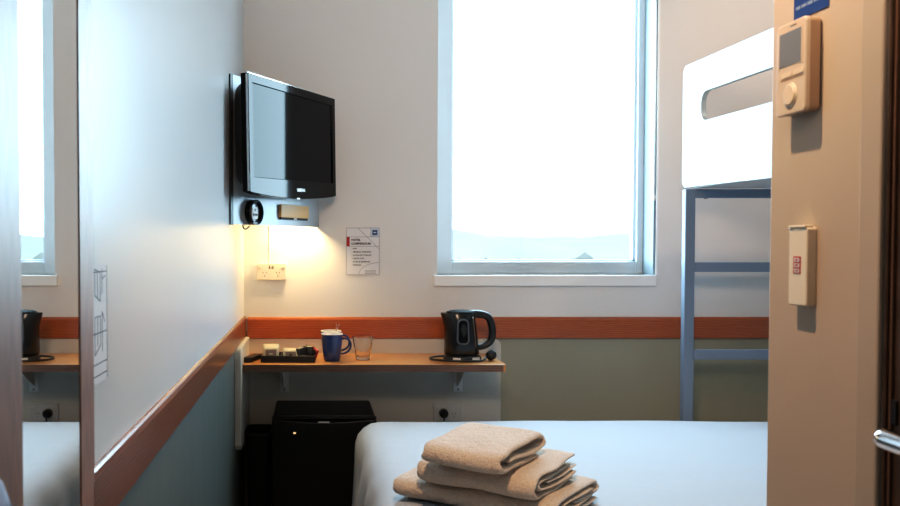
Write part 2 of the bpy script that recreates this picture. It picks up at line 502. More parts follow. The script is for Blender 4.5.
bm = B(); prism(bm, pts, lambda p: (p[0], D - .013, p[1]), lambda p: (p[0], D, p[1]))
link('board', bm, 'panel', wp)
py0 = 3.25; sz1 = LRB - .002; sz0 = PZ(451, py0)
pts = [(D, sz0), (py0 + .02, sz0), (py0, sz0 + .02), (py0, sz1 - .045)] + [(py0 + .045 - .045 * math.cos(a), sz1 - .045 + .045 * math.sin(a)) for a in [PI / 2 * k / 8 for k in range(1, 9)]] + [(D, sz1)]
bm = B(); prism(bm, pts, lambda p: (LW, p[0], p[1]), lambda p: (LW + .0235, p[0], p[1]))
tag(link('end_panel', bm, 'panel', None, bevel=.002), 'narrow cream end panel with rounded top on the left wall beside the desk', 'panel')
for bxp in (284, 459.5):
    x = PX(bxp, 3.66)
    bm = B(); box(bm, x - .019, x + .019, D - .018, D - .013, PZ(391.5, 3.68), DT - .028)
    box(bm, x - .019, x + .019, DF + .12, D - .013, DT - .034, DT - .028)
    prism(bm, [(D - .018, PZ(386, 3.68)), (D - .018, DT - .034), (DF + .14, DT - .034)], lambda p: (x - .004, p[0], p[1]), lambda p: (x + .001, p[0], p[1]))
    br = link('bracket', bm, 'white', dk)
    bm = B(); a = [(.004 * math.cos(2 * PI * k / 12), .004 * math.sin(2 * PI * k / 12)) for k in range(12)]
    zz = PZ(389.5, 3.68)
    prism(bm, a, lambda p: (x + p[0], D - .0205, zz + p[1]), lambda p: (x + p[0], D - .018, zz + p[1]))
    link('screw', bm, 'grey', br)

# ------------------------------------------------------------------ fridge
fx0, fx1 = PX(271.5, 3.30), PX(377, 3.30); fz = PZ(400.5, 3.67)
fr = thing('mini_fridge', 'small black bar fridge standing under the desk', 'fridge', ((fx0 + fx1) / 2, 3.48, 0))
fb0, fb1 = PX(273.5, 3.66), PX(374.5, 3.66)
bm = B(); box(bm, fx0 + .002, fx1 - .002, 3.355, 3.68, .02, fz)
link('cabinet', bm, 'fridge', fr, bevel=.008)
# door with recessed, bowed hand grip along the top
bm = B(); n = 16
dzt = PZ(419.5, 3.30)
pts = [(fx0, .03), (fx1, .03), (fx1, dzt)] + [(fx1 + (fx0 - fx1) * k / n, dzt - .012 * math.sin(PI * k / n)) for k in range(1, n)] + [(fx0, dzt)]
prism(bm, pts, lambda p: (p[0], 3.300, p[1]), lambda p: (p[0], 3.352, p[1]))
fd = link('door', bm, 'fridge', fr, bevel=.004)
bm = B(); box(bm, fx0, fx1, 3.305, 3.355, dzt + .002, fz - .004)
link('top_fascia', bm, 'fridge', fr, bevel=.006)
lx, lz = PX(324, 3.30), PZ(422.2, 3.30)
link('badge', boxed(lx - .022, lx + .022, 3.2985, 3.3005, lz - .003, lz + .003), 'steel', fd)
ix, iz = PX(294.5, 3.30), PZ(433, 3.30)
bm = B(); a = [(.0055 * math.cos(2 * PI * k / 12), .0035 * math.sin(2 * PI * k / 12)) for k in range(12)]
prism(bm, a, lambda p: (ix + p[0], 3.297, iz + p[1]), lambda p: (ix + p[0], 3.301, iz + p[1]))
link('indicator_light', bm, 'indicator', fd)
for sx in (fx0 + .04, fx1 - .04):
    for sy in (3.38, 3.65):
        bm = B(); lathe(bm, [(0, 0), (.016, 0), (.014, .022), (0, .022)], (sx, sy, 0), 12)
        link('foot', bm, 'black', fr)

# waste bin left of the fridge
wb = thing('waste_bin', 'black waste bin in the dark corner left of the mini fridge', 'bin', ((LW + .03 + fx0 - .02) / 2, 3.48, 0))
bx_a, bx_b, bzt = LW + .027, fx0 - .008, PZ(433.3, 3.40)
def bin_ring(bm, ins, z):
    return [bm.verts.new((p[0], p[1], z)) for p in rrect(bx_a + ins, bx_b - ins, 3.40 + ins, 3.57 - ins, .02, 5)]
bm = B(); rg = [bin_ring(bm, .012, 0), bin_ring(bm, 0, bzt), bin_ring(bm, .004, bzt), bin_ring(bm, .016, .01)]
for a_, b_ in zip(rg, rg[1:]):
    for k in range(len(a_)): bm.faces.new((a_[k], a_[(k + 1) % len(a_)], b_[(k + 1) % len(a_)], b_[k]))
bm.faces.new(rg[0]); bm.faces.new(rg[-1])
link('bin_body', bm, 'fridge', wb, smooth='auto')
bm = B(); rg = [bin_ring(bm, -.002, bzt - .012), bin_ring(bm, -.003, bzt), bin_ring(bm, .002, bzt + .002), bin_ring(bm, .002, bzt - .012)]
for a_, b_ in zip(rg, rg[1:] + rg[:1]):
    for k in range(len(a_)): bm.faces.new((a_[k], a_[(k + 1) % len(a_)], b_[(k + 1) % len(a_)], b_[k]))
link('rim', bm, 'black', wb, smooth='auto')

# ------------------------------------------------------------------ corner TV housing
A = Vector((LW + .002, 3.06)); Bp = Vector((.0211, 3.60))
uz0 = E + .081; uz1 = E + .606
cu_ = thing('corner_housing', 'brushed aluminium corner panel with round media socket behind the television', 'wall panel', (-.14, 3.4, uz0))
ud = (Bp - A); ulen = ud.length; ud.normalize(); un = Vector((ud.y, -ud.x))     # outward normal
def U(t, out, z): q = A + ud * t + un * out; return (q.x, q.y, z)
def ut(px):
    lo, hi = -.05, ulen
    for _ in range(50):
        mid = (lo + hi) / 2; q = U(mid, 0, 0)
        if CX + F * q[0] / q[1] < px: lo = mid
        else: hi = mid
    return lo
bm = B(); prism(bm, [(.016, uz0), (ulen, uz0), (ulen, uz1), (.016, uz1)], lambda p: U(p[0], 0, p[1]), lambda p: U(p[0], -.008, p[1]))
link('face_panel', bm, 'alu', cu_)
bm = B(); prism(bm, [(.0, uz0 - .003), (.016, uz0 - .003), (.016, uz1), (.0, uz1)], lambda p: U(p[0], .004, p[1]), lambda p: U(p[0], -.006, p[1]))
link('edge_trim', bm, 'dark_trim', cu_)
bm = B(); prism(bm, [(Bp.y, uz0), (D, uz0), (D, uz1), (Bp.y, uz1)], lambda p: (Bp.x - .008, p[0], p[1]), lambda p: (Bp.x, p[0], p[1]))
link('side_panel', bm, 'alu', cu_)
bm = B(); prism(bm, [(A.x + .004, A.y + .02), (Bp.x - .01, Bp.y), (Bp.x - .01, D), (A.x + .004, D)], lambda p: (p[0], p[1], uz0 + .09), lambda p: (p[0], p[1], uz0 + .10))
link('shelf_board', bm, 'white', cu_)
bm = B(); box(bm, -.11, -.01, 3.60, 3.66, uz0 + .075, uz0 + .09)
link('lamp_strip', bm, 'led', cu_)
# round media plate
tc = ut(251.8); zc = PZ(212.5, U(tc, 0, 0)[1]); R = .046
def ring2(bm, r0, r1, o0, o1, n=36):
    a = [[bm.verts.new(U(tc + r * math.cos(2 * PI * k / n), o, zc + r * math.sin(2 * PI * k / n))) for k in range(n)] for r, o in ((r0, 0), (r0, o0), (r1, o1), (r1, 0))]
    for q in range(3):
        for k in range(n): bm.faces.new((a[q][k], a[q][(k + 1) % n], a[q + 1][(k + 1) % n], a[q + 1][k]))
bm = B(); ring2(bm, R, R - .011, .022, .020)
mp_ = link('media_plate', bm, 'gloss_black', cu_, smooth='auto')
bm = B(); a = [(tc + (R - .011) * math.cos(2 * PI * k / 36), zc + (R - .011) * math.sin(2 * PI * k / 36)) for k in range(36)]
prism(bm, a, lambda p: U(p[0], .010, p[1]), lambda p: U(p[0], .0, p[1]))
link('plate_disc', bm, 'alu', mp_)
bm = B(); prism(bm, rrect(tc - .017, tc + .017, zc - .024, zc + .020, .003, 3), lambda p: U(p[0], .015, p[1]), lambda p: U(p[0], .010, p[1]))
link('socket_insert', bm, 'white', mp_)
bm = B()
for du, dv, r in ((0, .009, .0035), (-.010, -.008, .0038), (0, -.008, .0038), (.010, -.008, .0038)):
    a = [(tc + du + r * math.cos(2 * PI * k / 12), zc + dv + r * 1.3 * math.sin(2 * PI * k / 12)) for k in range(12)]
    prism(bm, a, lambda p: U(p[0], .0158, p[1]), lambda p: U(p[0], .015, p[1]))
link('socket_hole', bm, 'hole', mp_)
# amber box
t0, t1 = ut(278.8), ut(306.3); zz1, zz0 = PZ(205.3, U((t0 + t1) / 2, 0, 0)[1]), PZ(218.0, U((t0 + t1) / 2, 0, 0)[1])
bm = B(); prism(bm, rrect(t0, t1, zz0, zz1, .004, 3), lambda p: U(p[0], .012, p[1]), lambda p: U(p[0], .0, p[1]))
ab = link('amber_cover', bm, 'amber', cu_, bevel=.0015)
bm = B(); prism(bm, rrect(t0 + .004, t1 - .002, zz0 - .008, zz0 + .002, .002, 2), lambda p: U(p[0], .008, p[1]), lambda p: U(p[0], .0, p[1]))
link('cover_slot', bm, 'hole', ab)
tm = (t0 + t1) / 2 + .006
bm = B(); prism(bm, rrect(tm - .012, tm + .010, zz0 - .007, zz0 - .001, .001, 2), lambda p: U(p[0], .009, p[1]), lambda p: U(p[0], .007, p[1]))
link('cover_catch', bm, 'steel', ab)
# short dark lead hanging below the plate
q0 = U(ut(245.5), -.012, uz0 + .01); q1 = U(ut(246), -.012, uz0 - .010); q2 = U(ut(248.5), -.012, uz0 - .016); q3 = U(ut(252), -.012, uz0 - .006)
bm = B(); tube(bm, smoothpath([q0, q1, q2, q3], 6), .003, 8)
link('lead', bm, 'black', cu_, smooth=True)

# ------------------------------------------------------------------ television
XL, YL, XR, YR = -.213, 2.937, .0930, 3.61
W = math.hypot(XR - XL, YR - YL); rz = math.atan2(YR - YL, XR - XL)
zb = PZ(191.5, YL); H = PZ(72.5, YL) - zb
tv = thing('television', 'black flat television angled out from the corner above the desk', 'television', ((XL + XR) / 2, (YL + YR) / 2, zb + .011), (0, -math.radians(1.9), rz))
hw = W / 2; n = 24
pts = [(-hw, 0)] + [(-hw + W * k / n, -.017 * math.sin(PI * k / n) ** .8) for k in range(1, n)] + [(hw, 0), (hw, H)] + [(-hw, H)]
bz = B()
sx0, sx1, s0, s1 = -hw + .028, hw - .028, .052, H - .030
# bezel ring: outer outline to the screen aperture
outer = pts
def near(p):   # aperture point for an outline point
    return (min(max(p[0], sx0), sx1), min(max(p[1], s0), s1))
fo = [bz.verts.new((p[0], 0, p[1])) for p in outer]; fi = [bz.verts.new((near(p)[0], 0, near(p)[1])) for p in outer]
fi2 = [bz.verts.new((near(p)[0], .006, near(p)[1])) for p in outer]; bo = [bz.verts.new((p[0], .030, p[1])) for p in outer]
N = len(outer)
for i in range(N):
    j = (i + 1) % N
    for r0, r1 in ((fo, fi), (fi, fi2), (bo, fo)):
        try: bz.faces.new((r0[i], r0[j], r1[j], r1[i]))
        except Exception: pass
bz.faces.new(bo)
bezel = link('bezel', bz, 'gloss_black', tv, local=True, bevel=.002)
link('screen', boxed(sx0, sx1, .005, .02, s0, s1), 'screen', tv, local=True)
bm = B()
prism(bm, rrect(-hw + .012, hw - .10, .012, H - .01, .05), lambda p: (p[0], .029, p[1]), lambda p: (p[0] * .95, .075, p[1] * .9 + .02))
link('back_shell', bm, 'black', tv, local=True, bevel=.012, segs=3)
bm = B(); box(bm, -.06, .06, .073, .10, .12, .24); box(bm, -.02, .02, .098, .185, .15, .21)
link('mount_arm', bm, 'black', tv, local=True, bevel=.003)
link('logo', text_bm('SAMSUNG', .015, lambda u, v: (u + .032, -.0006, .011 + v), 'CENTER', .0004), 'silver', tv, local=True)
bm = B(); box(bm, -.010, .012, -.003, .004, -.0185, -.0145)
link('power_light', bm, 'silver', tv, local=True)
bm = B(); box(bm, -hw - .0012, -hw + .001, .002, .010, .004, H - .004); box(bm, -hw, hw, .002, .010, H - .001, H + .0012)
link('chrome_edge', bm, 'chrome', tv, local=True)

# ------------------------------------------------------------------ sockets
def outlet(name, label, x0, x1, z0, z1, yback, th, mat, usb=False):
    t = thing(name, label, 'power socket', ((x0 + x1) / 2, yback, z0))
    yf = yback - th
    bm = B(); prism(bm, rrect(x0, x1, z0, z1, .006, 4), lambda p: (p[0], yback, p[1]), lambda p: (p[0], yf, p[1]))
    pl = link('faceplate', bm, mat, t, bevel=.002)
    w, h = x1 - x0, z1 - z0
    for cx in (x0 + w * .27, x0 + w * .71):
        bm = B()
        for du, dv, tilt in ((-.0065, .0045, .5), (.0065, .0045, -.5), (0, -.009, 0)):
            c, s = math.cos(tilt), math.sin(tilt)
            q = [(cx + du + c * a - s * b_, z0 + h * .38 + dv + s * a + c * b_) for a, b_ in ((-.001, -.004), (.001, -.004), (.001, .004), (-.001, .004))]
            prism(bm, q, lambda p: (p[0], yf + .0005, p[1]), lambda p: (p[0], yf - .0004, p[1]))
        link('pin_slot', bm, 'hole', pl)
    for cx in (x0 + w * .11, x1 - w * .11):
        bm = B(); prism(bm, rrect(cx - .0075, cx + .0075, z0 + h * .72, z0 + h * .72 + .009, .002, 3), lambda p: (p[0], yf, p[1]), lambda p: (p[0], yf - .003, p[1]))
        link('switch', bm, mat, t, bevel=.001)
    if usb:
        bm = B()
        for du in (-.008, .007):
            box(bm, x0 + w * .49 + du - .0022, x0 + w * .49 + du + .0022, yf - .0005, yf + .001, z0 + h * .66, z0 + h * .84)
        box(bm, x0 + w * .49 - .0015, x0 + w * .49 + .001, yf - .0005, yf + .001, z0 + h * .68, z0 + h * .78)
        link('usb_port', bm, 'hole', pl)
    return t
outlet('wall_socket', 'cream double power socket on the lit wall below the television', PX(256.4, 3.67), PX(286.3, 3.67), PZ(280.2, 3.67), PZ(263.4, 3.67), D, .018, 'cream', True)
lo = outlet('wall_socket', 'grey double power socket low on the panel under the desk behind the bed', PX(434, 3.68), PX(463, 3.68), PZ(421, 3.68), PZ(403.4, 3.68), D - .013, .011, 'steel')
bm = B(); pc = P(444, 413.6, 3.66)
a = smoothpath([(0, 0), (0, 0)], 1)
prof = [(0, -.030), (.012, -.030), (.018, -.024), (.0195, -.004), (.0195, .0), (0, .0)]
rings = []
lathe(bm, [(r, -z) for r, z in prof], (0, 0, 0), 20)
bmesh.ops.rotate(bm, verts=bm.verts, cent=(0, 0, 0), matrix=Matrix.Rotation(PI / 2, 3, 'X'))
bmesh.ops.translate(bm, verts=bm.verts, vec=(pc.x, D - .0245, pc.z))
pg = thing('power_plug', 'round black plug in the left outlet of the low grey socket', 'plug', (pc.x, D - .03, pc.z - .02))
link('plug_body', bm, 'black', pg, smooth='auto')
bm = B(); tube(bm, smoothpath([(pc.x, D - .05, pc.z - .004), (pc.x - .004, D - .062, pc.z - .03), (pc.x - .02, D - .05, pc.z - .10), (pc.x - .06, D - .04, pc.z - .22), (fx1 - .03 + .0, 3.692, pc.z - .30)], 6), .0035, 8)
link('plug_lead', bm, 'black', pg, smooth=True)
# cable trunking
bm = B(); x = PX(269.5, D - .01)
box(bm, x - .003, x + .003, D - .003, D, PZ(263.0, D - .01) + .002, uz0 + .08)
tag(link('cable_trunking', bm, 'wall', None, bevel=.002), 'thin white cable trunking running down from the corner panel to the cream socket', 'cable cover')

# ------------------------------------------------------------------ notice on back wall
nx0, nx1, nz0, nz1 = PX(346.3, D), PX(379.2, D), PZ(274.8, D), PZ(228, D)
nt_ = thing('hotel_notice', 'small white printed notice with red tab and blue corner square on the back wall', 'sign', ((nx0 + nx1) / 2, D, nz0))
link('paper', boxed(nx0, nx1, D - .002, D + .001, nz0, nz1), 'paper', nt_)
nw, nh = nx1 - nx0, nz1 - nz0
yy = D - .0024
def quad(bm, pts, y=yy):
    bm.faces.new([bm.verts.new((p[0], y, p[1])) for p in pts])
def seg(bm, a, c, w, y=yy):
    a, c = Vector(a), Vector(c); d = c - a; nn = Vector((-d.y, d.x)).normalized() * w
    quad(bm, (a + nn, c + nn, c - nn, a - nn), y)
bm = B()
def uv(u, v): return (nx0 + u * nw, nz1 - v * nh)
for a, c in (((0, 0), (1, 0)), ((0, 1), (1, 1)), ((0, 0), (0, 1)), ((1, 0), (1, 1)), ((0, .19), (1, .19)), ((0, .39), (1, .39)), ((.74, 0), (.74, .19)), ((.35, 0), (1, .45))):
    seg(bm, uv(*a), uv(*c), .0008)
prev = None
for k in range(13):
    ang = PI / 2 * k / 12
    q = uv(1 - .62 * math.sin(ang) if False else .38 + .62 * (1 - math.cos(ang)), 1 - .26 * math.sin(ang))
    if prev: seg(bm, prev, q, .0008)
    prev = q
link('rule_line', bm, 'ink_grey', nt_)
bm = B(); quad(bm, (uv(.01, .19), uv(.10, .19), uv(.10, .39), uv(.01, .39)), yy - .0002); link('red_tab', bm, 'red', nt_)
bm = B(); quad(bm, (uv(.75, .01), uv(.985, .01), uv(.985, .185), uv(.75, .185)), yy - .0002); link('pale_square', bm, 'pale_blue', nt_)
bm = B(); quad(bm, (uv(.79, .045), uv(.94, .045), uv(.94, .15), uv(.79, .15)), yy - .0004); link('blue_square', bm, 'navy', nt_)
bm = B(); quad(bm, (uv(.82, .085), uv(.91, .085), uv(.91, .11), uv(.82, .11)), yy - .0006); link('square_mark', bm, 'pale_blue', nt_)
def ntext(s, u, v, size, mat, bold=0.0002):
    q = uv(u, v)
    link('lettering', text_bm(s, size, lambda a, b_: (q[0] + a, yy - .0004, q[1] + b_), 'LEFT', bold), mat, nt_)
ntext('HOTEL', .15, .275, .0125, 'ink', .0005); ntext('COMPENDIUM', .15, .355, .0125, 'ink', .0005)
for i, s in enumerate(('WIFI', 'GENERAL REQUESTS', 'LUGGAGE STORAGE', 'CHECK OUT', 'FOOD & BEVERAGE', 'PARKING')):
    ntext('\u00b7 ' + s, .16, .455 + .07 * i, .0085, 'ink')
for v0 in (.91, .955):
    bm = B(); quad(bm, (uv(.56, v0), uv(.90, v0), uv(.90, v0 + .016), uv(.56, v0 + .016)), yy - .0002); link('small_print', bm, 'ink_grey', nt_)

# ------------------------------------------------------------------ desk-top things
# tray
ty0, ty1 = 3.385, 3.515
tx0, tx1 = PX(260.5, ty0), PX(315, ty0)
tr_ = thing('serving_tray', 'black hospitality tray holding tea and coffee sachets on the desk', 'tray', ((tx0 + tx1) / 2, (ty0 + ty1) / 2, DT))
bm = B(); th = .026
box(bm, tx0, tx1, ty0, ty1, DT, DT + .004)
box(bm, tx0, tx1, ty0, ty0 + .005, DT + .004, DT + th); box(bm, tx0, tx1, ty1 - .005, ty1, DT + .004, DT + th)
box(bm, tx0, tx0 + .005, ty0 + .005, ty1 - .005, DT + .004, DT + th); box(bm, tx1 - .005, tx1, ty0 + .005, ty1 - .005, DT + .004, DT + th)
link('tray_body', bm, 'black', tr_, bevel=.0015)
for u in (.36, .70):
    bm = B(); x = tx0 + (tx1 - tx0) * u; box(bm, x - .0015, x + .0015, ty0 + .005, ty1 - .005, DT + .004, DT + th - .003)
    link('divider', bm, 'black', tr_)

def sachet(name, label, cat, group, x, y, z, w, h, lean, mats, rotz=0, th=.004, motif=None):
    t = thing(name, label, cat, (x, y, z), (lean, 0, rotz), group)
    bm = B()
    nx, nz = 6, 6; fr_, bk = [], []
    for j in range(nz + 1):
        for i in range(nx + 1):
            u, v = i / nx, j / nz
            puff = th * (math.sin(PI * u) * math.sin(PI * v)) ** .6 + .0004
            fr_.append(bm.verts.new(((u - .5) * w, -puff, v * h))); bk.append(bm.verts.new(((u - .5) * w, puff, v * h)))
    for j in range(nz):
        for i in range(nx):
            k = j * (nx + 1) + i
            edge = i in (0, nx - 1) or j in (nz - 1,)
            for g in (fr_, bk):
                f = bm.faces.new((g[k], g[k + 1], g[k + nx + 2], g[k + nx + 1])); f.material_index = 1 if edge else 0
    per = [j for j in range(nx + 1)] + [(nx + 1) * j + nx for j in range(1, nz + 1)] + [(nx + 1) * nz + i for i in range(nx - 1, -1, -1)] + [(nx + 1) * j for j in range(nz - 1, 0, -1)]
    for a in range(len(per)):
        b2 = per[(a + 1) % len(per)]
        f = bm.faces.new((fr_[per[a]], fr_[b2], bk[b2], bk[per[a]])); f.material_index = 1
    link('packet', bm, mats, t, smooth=True, local=True)
    if motif:
        bm = B(); a = [(motif[1] * math.cos(2 * PI * k / 16), h * .5 + motif[2] * math.sin(2 * PI * k / 16)) for k in range(16)]
        prism(bm, a, lambda p: (p[0], -th - .0012, p[1]), lambda p: (p[0], -th + .001, p[1]))
        link('motif', bm, motif[0], t, local=True)
    return t
zt0 = DT + .005
xa = PX(271, 3.42); xb = PX(290.7, 3.42); xc = PX(306, 3.42)
lab_a = ['cream tea sachet with brown face and yellow edge, front one in the left tray compartment', 'cream tea sachet second from the front in the left tray compartment',
         'cream tea sachet third from the front in the left tray compartment', 'tallest cream tea sachet at the back of the left tray compartment']
for i in range(4):
    sachet('tea_sachet', lab_a[i], 'sachet', 'tea sachets in the tray', xa - .001 * i, 3.405 + .014 * i, zt0, .064, .052 + .003 * i, -math.radians(10 - i), ['sachet_brown' if i == 0 else 'paper_warm', 'paper_warm'], .03 * (i % 2) - .02,
           motif=('paper_warm', .009, .003) if i == 0 else None)
lab_b = ['brown sugar sachet with dark round spot, front one in the middle tray compartment', 'cream edged sugar sachet second from the front in the middle tray compartment', 'cream edged sugar sachet at the back of the middle tray compartment']
for i in range(3):
    sachet('sugar_sachet', lab_b[i], 'sachet', 'sugar sachets in the tray', xb + .0008 * i, 3.405 + .016 * i, zt0, .062, .042 + .0015 * i, -math.radians(8), ['sachet_brown' if i == 0 else 'paper_warm', 'paper_warm'], .02 - .03 * (i % 2),
           motif=('sachet_dark', .006, .006) if i == 0 else None)
lab_c = ['black coffee sachet leaning left in the right tray compartment', 'black coffee sachet standing upright in the right tray compartment',
         'black coffee sachet leaning right at the back of the right tray compartment', 'dark red edged coffee sachet sticking out over the right end of the tray']
for i, (dx, dy, ln_, rz_) in enumerate(((-.006, .0, -.25, .5), (.006, .022, -.1, -.2), (.004, .045, .0, .35), (.024, .03, -.1, -.9))):
    t = sachet('coffee_sachet', lab_c[i], 'sachet', 'coffee sachets in the tray', xc + dx, 3.412 + dy, zt0 + (.004 if i == 3 else 0), .042, .054 if i < 3 else .046, ln_, ['sachet_dark', 'sachet_dark' if i < 3 else 'red'], rz_, .006)
    t.rotation_euler.y = (-.22, .05, .30, .42)[i]
# remote
rm = thing('remote_control', 'black remote control lying on the desk at the left of the tray', 'remote control', (PX(252, 3.45), 3.45, DT), (0, 0, math.radians(8)))
bm = B(); L = .155
prism(bm, rrect(-.036, .115, -.021, .021, .016, 6), lambda p: (p[0], p[1], 0.0), lambda p: (p[0] * .97, p[1] * .9, .019))
link('remote_body', bm, 'black', rm, local=True, bevel=.003)
for i in range(3):
    bm = B(); prism(bm, rrect(-.022 + .016 * i, -.012 + .016 * i, -.004, .004, .002, 3), lambda p: (p[0], p[1], .0185), lambda p: (p[0], p[1], .021))
    link('button', bm, 'grey', rm, local=True)
rm.location.x = PX(249.5, 3.45); rm.location.y = 3.42; rm.rotation_euler.z = math.radians(74)
# mugs
def mug(label, x, y):
    t = thing('mug', label, 'mug', (x, y, DT), (0, 0, 0), 'blue mugs on the desk')
    bm = B(); h = .109
    prof = [(0, 0), (.030, 0), (.032, .003), (.0355, .025), (.0395, .06), (.0425, h - .007), (.0430, h - .0045), (.0430, h - .001), (.0415, h), (.0402, h - .001), (.039, h - .02), (.036, .05), (.030, .010), (0, .007)]
    mi = [0, 0, 0, 0, 0, 0, 1, 1, 1, 1, 1, 1, 1]
    lathe(bm, prof, (0, 0, 0), 40, mi)
    link('mug_body', bm, ['mug', 'mug_in'], t, smooth='auto', local=True)
    bm = B(); pth = smoothpath([(.041, 0, .086), (.052, 0, .089), (.066, 0, .083), (.0745, 0, .066), (.071, 0, .046), (.060, 0, .034), (.046, 0, .028), (.036, 0, .027)], 5)
    tube(bm, pth, .0042, 10, ry=.0065)
    link('handle', bm, 'mug', t, smooth=True, local=True)
    return t
mug('blue mug with white rim, the nearer of the two mugs beside the tray', PX(332, 3.445), 3.445)
mb = mug('blue mug with white rim holding two teaspoons, behind the nearer blue mug', PX(331.2, 3.56), 3.56)
def spoon(label, x, y, z, lean, rz_, ln_):
    t = thing('teaspoon', label, 'spoon', (x, y, z), (0, lean, rz_), 'teaspoons in the rear mug')
    bm = B()
    prism(bm, [(-.0022, .03), (.0022, .03), (.0042, ln_ - .004), (.003, ln_), (-.003, ln_), (-.0042, ln_ - .004)], lambda p: (-.0008, p[0], p[1]), lambda p: (.0008, p[0], p[1]))
    link('spoon_handle', bm, 'chrome', t, local=True, bevel=.0005)
    bm = B()
    lathe(bm, [(0, -.016), (.006, -.013), (.0105, -.004), (.0105, .006), (.006, .014), (0, .017)], (0, 0, .016), 14)
    for v in bm.verts: v.co.x *= .3
    link('spoon_bowl', bm, 'chrome', t, smooth=True, local=True)
mx_, my_ = mb.location.x, mb.location.y
spoon('bright teaspoon leaning right out of the rear blue mug', mx_ - .012, my_ + .004, DT + .0125, .36, .1, .132)
spoon('darker teaspoon standing behind the other spoon in the rear blue mug', mx_ + .012, my_ + .014, DT + .0125, .10, .6, .122)
# tumbler
gx, gy = PX(363, 3.47), 3.47
gt = thing('glass_tumbler', 'clear faceted glass tumbler on the desk right of the blue mugs', 'glass', (gx, gy, DT))
bm = B(); h = .094; nf = 36
def grings(prof, facet):
    rr = []
    for r, z in prof:
        ring_ = []
        for k in range(nf):
            a = 2 * PI * k / nf
            q = r * (1 - facet * (.5 + .5 * math.cos(9 * a)) * (1 if z < .06 else 0))
            ring_.append(bm.verts.new((q * math.cos(a), q * math.sin(a), z)))
        rr.append(ring_)
    return rr
ro = grings([(.026, 0), (.028, .003), (.029, .012), (.034, .045), (.0375, .058), (.0425, h - .001)], .05)
ri = grings([(.0410, h), (.0385, h - .012), (.035, .058), (.031, .045), (.026, .014), (.010, .011)], .0)
allr = ro + ri
for i in range(len(allr) - 1):
    for k in range(nf): bm.faces.new((allr[i][k], allr[i][(k + 1) % nf], allr[i + 1][(k + 1) % nf], allr[i + 1][k]))
bm.faces.new(allr[0]); bm.faces.new(allr[-1])
link('tumbler', bm, 'tumbler', gt, smooth='auto', local=True)

# kettle
kx, ky = PX(463, 3.47), 3.47
kt = thing('kettle', 'black plastic electric kettle with grey water gauge on the right end of the desk', 'kettle', (kx, ky, DT))
lv = [(.022, -.070, .062, .060), (.030, -.073, .065, .064), (.080, -.072, .060, .064), (.130, -.0715, .054, .061), (.165, -.074, .050, .057), (.183, -.077, .047, .053), (.189, -.076, .045, .051)]
def kring(bm, z, xl, xr, b_, n=44, sp=0):
    cx, a = (xl + xr) / 2, (xr - xl) / 2; r = []
    for k in range(n):
        t = 2 * PI * k / n; c, s = math.cos(t), math.sin(t)
        x = cx + a * math.copysign(abs(c) ** .85, c); y = b_ * math.copysign(abs(s) ** .85, s)
        d = abs(t - PI)
        x -= sp * math.exp(-(d / .38) ** 2)
        r.append(bm.verts.new((x, y, z)))
    return r
bm = B(); rs = []
for z, xl, xr, b_ in lv:
    rs.append(kring(bm, z, xl, xr, b_, sp=.012 * max(0, (z - .12) / .07)))
for i in range(len(rs) - 1):
    for k in range(44): bm.faces.new((rs[i][k], rs[i][(k + 1) % 44], rs[i + 1][(k + 1) % 44], rs[i + 1][k]))
bm.faces.new(rs[0]); bm.faces.new(rs[-1])
M['lid_black'] = paint('lid_black', (.008, .008, .009), .6, .1, spec=.05)
M['kettle'] = paint('kettle_black', (.010, .010, .011), .22, .1)
link('kettle_body', bm, 'kettle', kt, smooth='auto', local=True)
bm = B(); rs = [kring(bm, .188, -.066, .044, .046), kring(bm, .193, -.064, .043, .045), kring(bm, .198, -.050, .036, .036), kring(bm, .200, -.03, .022, .02)]
for i in range(3):
    for k in range(44): bm.faces.new((rs[i][k], rs[i][(k + 1) % 44], rs[i + 1][(k + 1) % 44], rs[i + 1][k]))
bm.faces.new(rs[0]); bm.faces.new(rs[-1])
link('lid', bm, 'lid_black', kt, smooth='auto', local=True)
bm = B(); pth = smoothpath([(.022, 0, .183), (.055, 0, .184), (.084, 0, .180), (.104, 0, .168), (.115, 0, .140), (.119, 0, .105), (.112, 0, .076), (.092, 0, .059), (.070, 0, .052), (.050, 0, .050)], 5)
nn = len(pth); tube(bm, pth, [.0165 - .004 * i / (nn - 1) for i in range(nn)], 14, ry=.016)
link('handle', bm, 'black', kt, smooth=True, local=True)
def ksurf(x, z, o=.001):
    for i in range(len(lv) - 1):
        if lv[i][0] <= z <= lv[i + 1][0]:
            t = (z - lv[i][0]) / (lv[i + 1][0] - lv[i][0]); xl, xr, b_ = [lv[i][j] + t * (lv[i + 1][j] - lv[i][j]) for j in (1, 2, 3)]
    cx, a = (xl + xr) / 2, (xr - xl) / 2
    c = min(1, abs((x - cx) / a)); tt = math.acos(c ** (1 / .85))
    return -b_ * math.sin(tt) ** .85 - o
loop = []
for (x, z) in rrect(-.028, .017, .070, .165, .016, 5):
    x = x - (.165 - z) * .03 if x < 0 else x + (.165 - z) * .03 - .006
    loop.append((x, ksurf(x, z), z))
bm = B(); tube(bm, loop, .0036, 8, closed=True)
M['gauge'] = paint('gauge_frame', (.10, .12, .14), .35)
wg = link('water_gauge', bm, 'gauge', kt, smooth=True, local=True)
bm = B(); vs = [bm.verts.new((p[0], p[1] - .0006, p[2])) for p in loop]; bm.faces.new(vs)
link('gauge_window', bm, 'gloss_black', wg, local=True)
bm = B(); pth = [(.033 + .012 * (1 - t), ksurf(.033 + .012 * (1 - t), .05 + .125 * t, .0006), .05 + .125 * t) for t in [i / 14 for i in range(15)]]
tube(bm, pth, .0017, 6)
M['bronze'] = paint('bronze_strip', (.34, .24, .18), .3, .05, metal=.7)
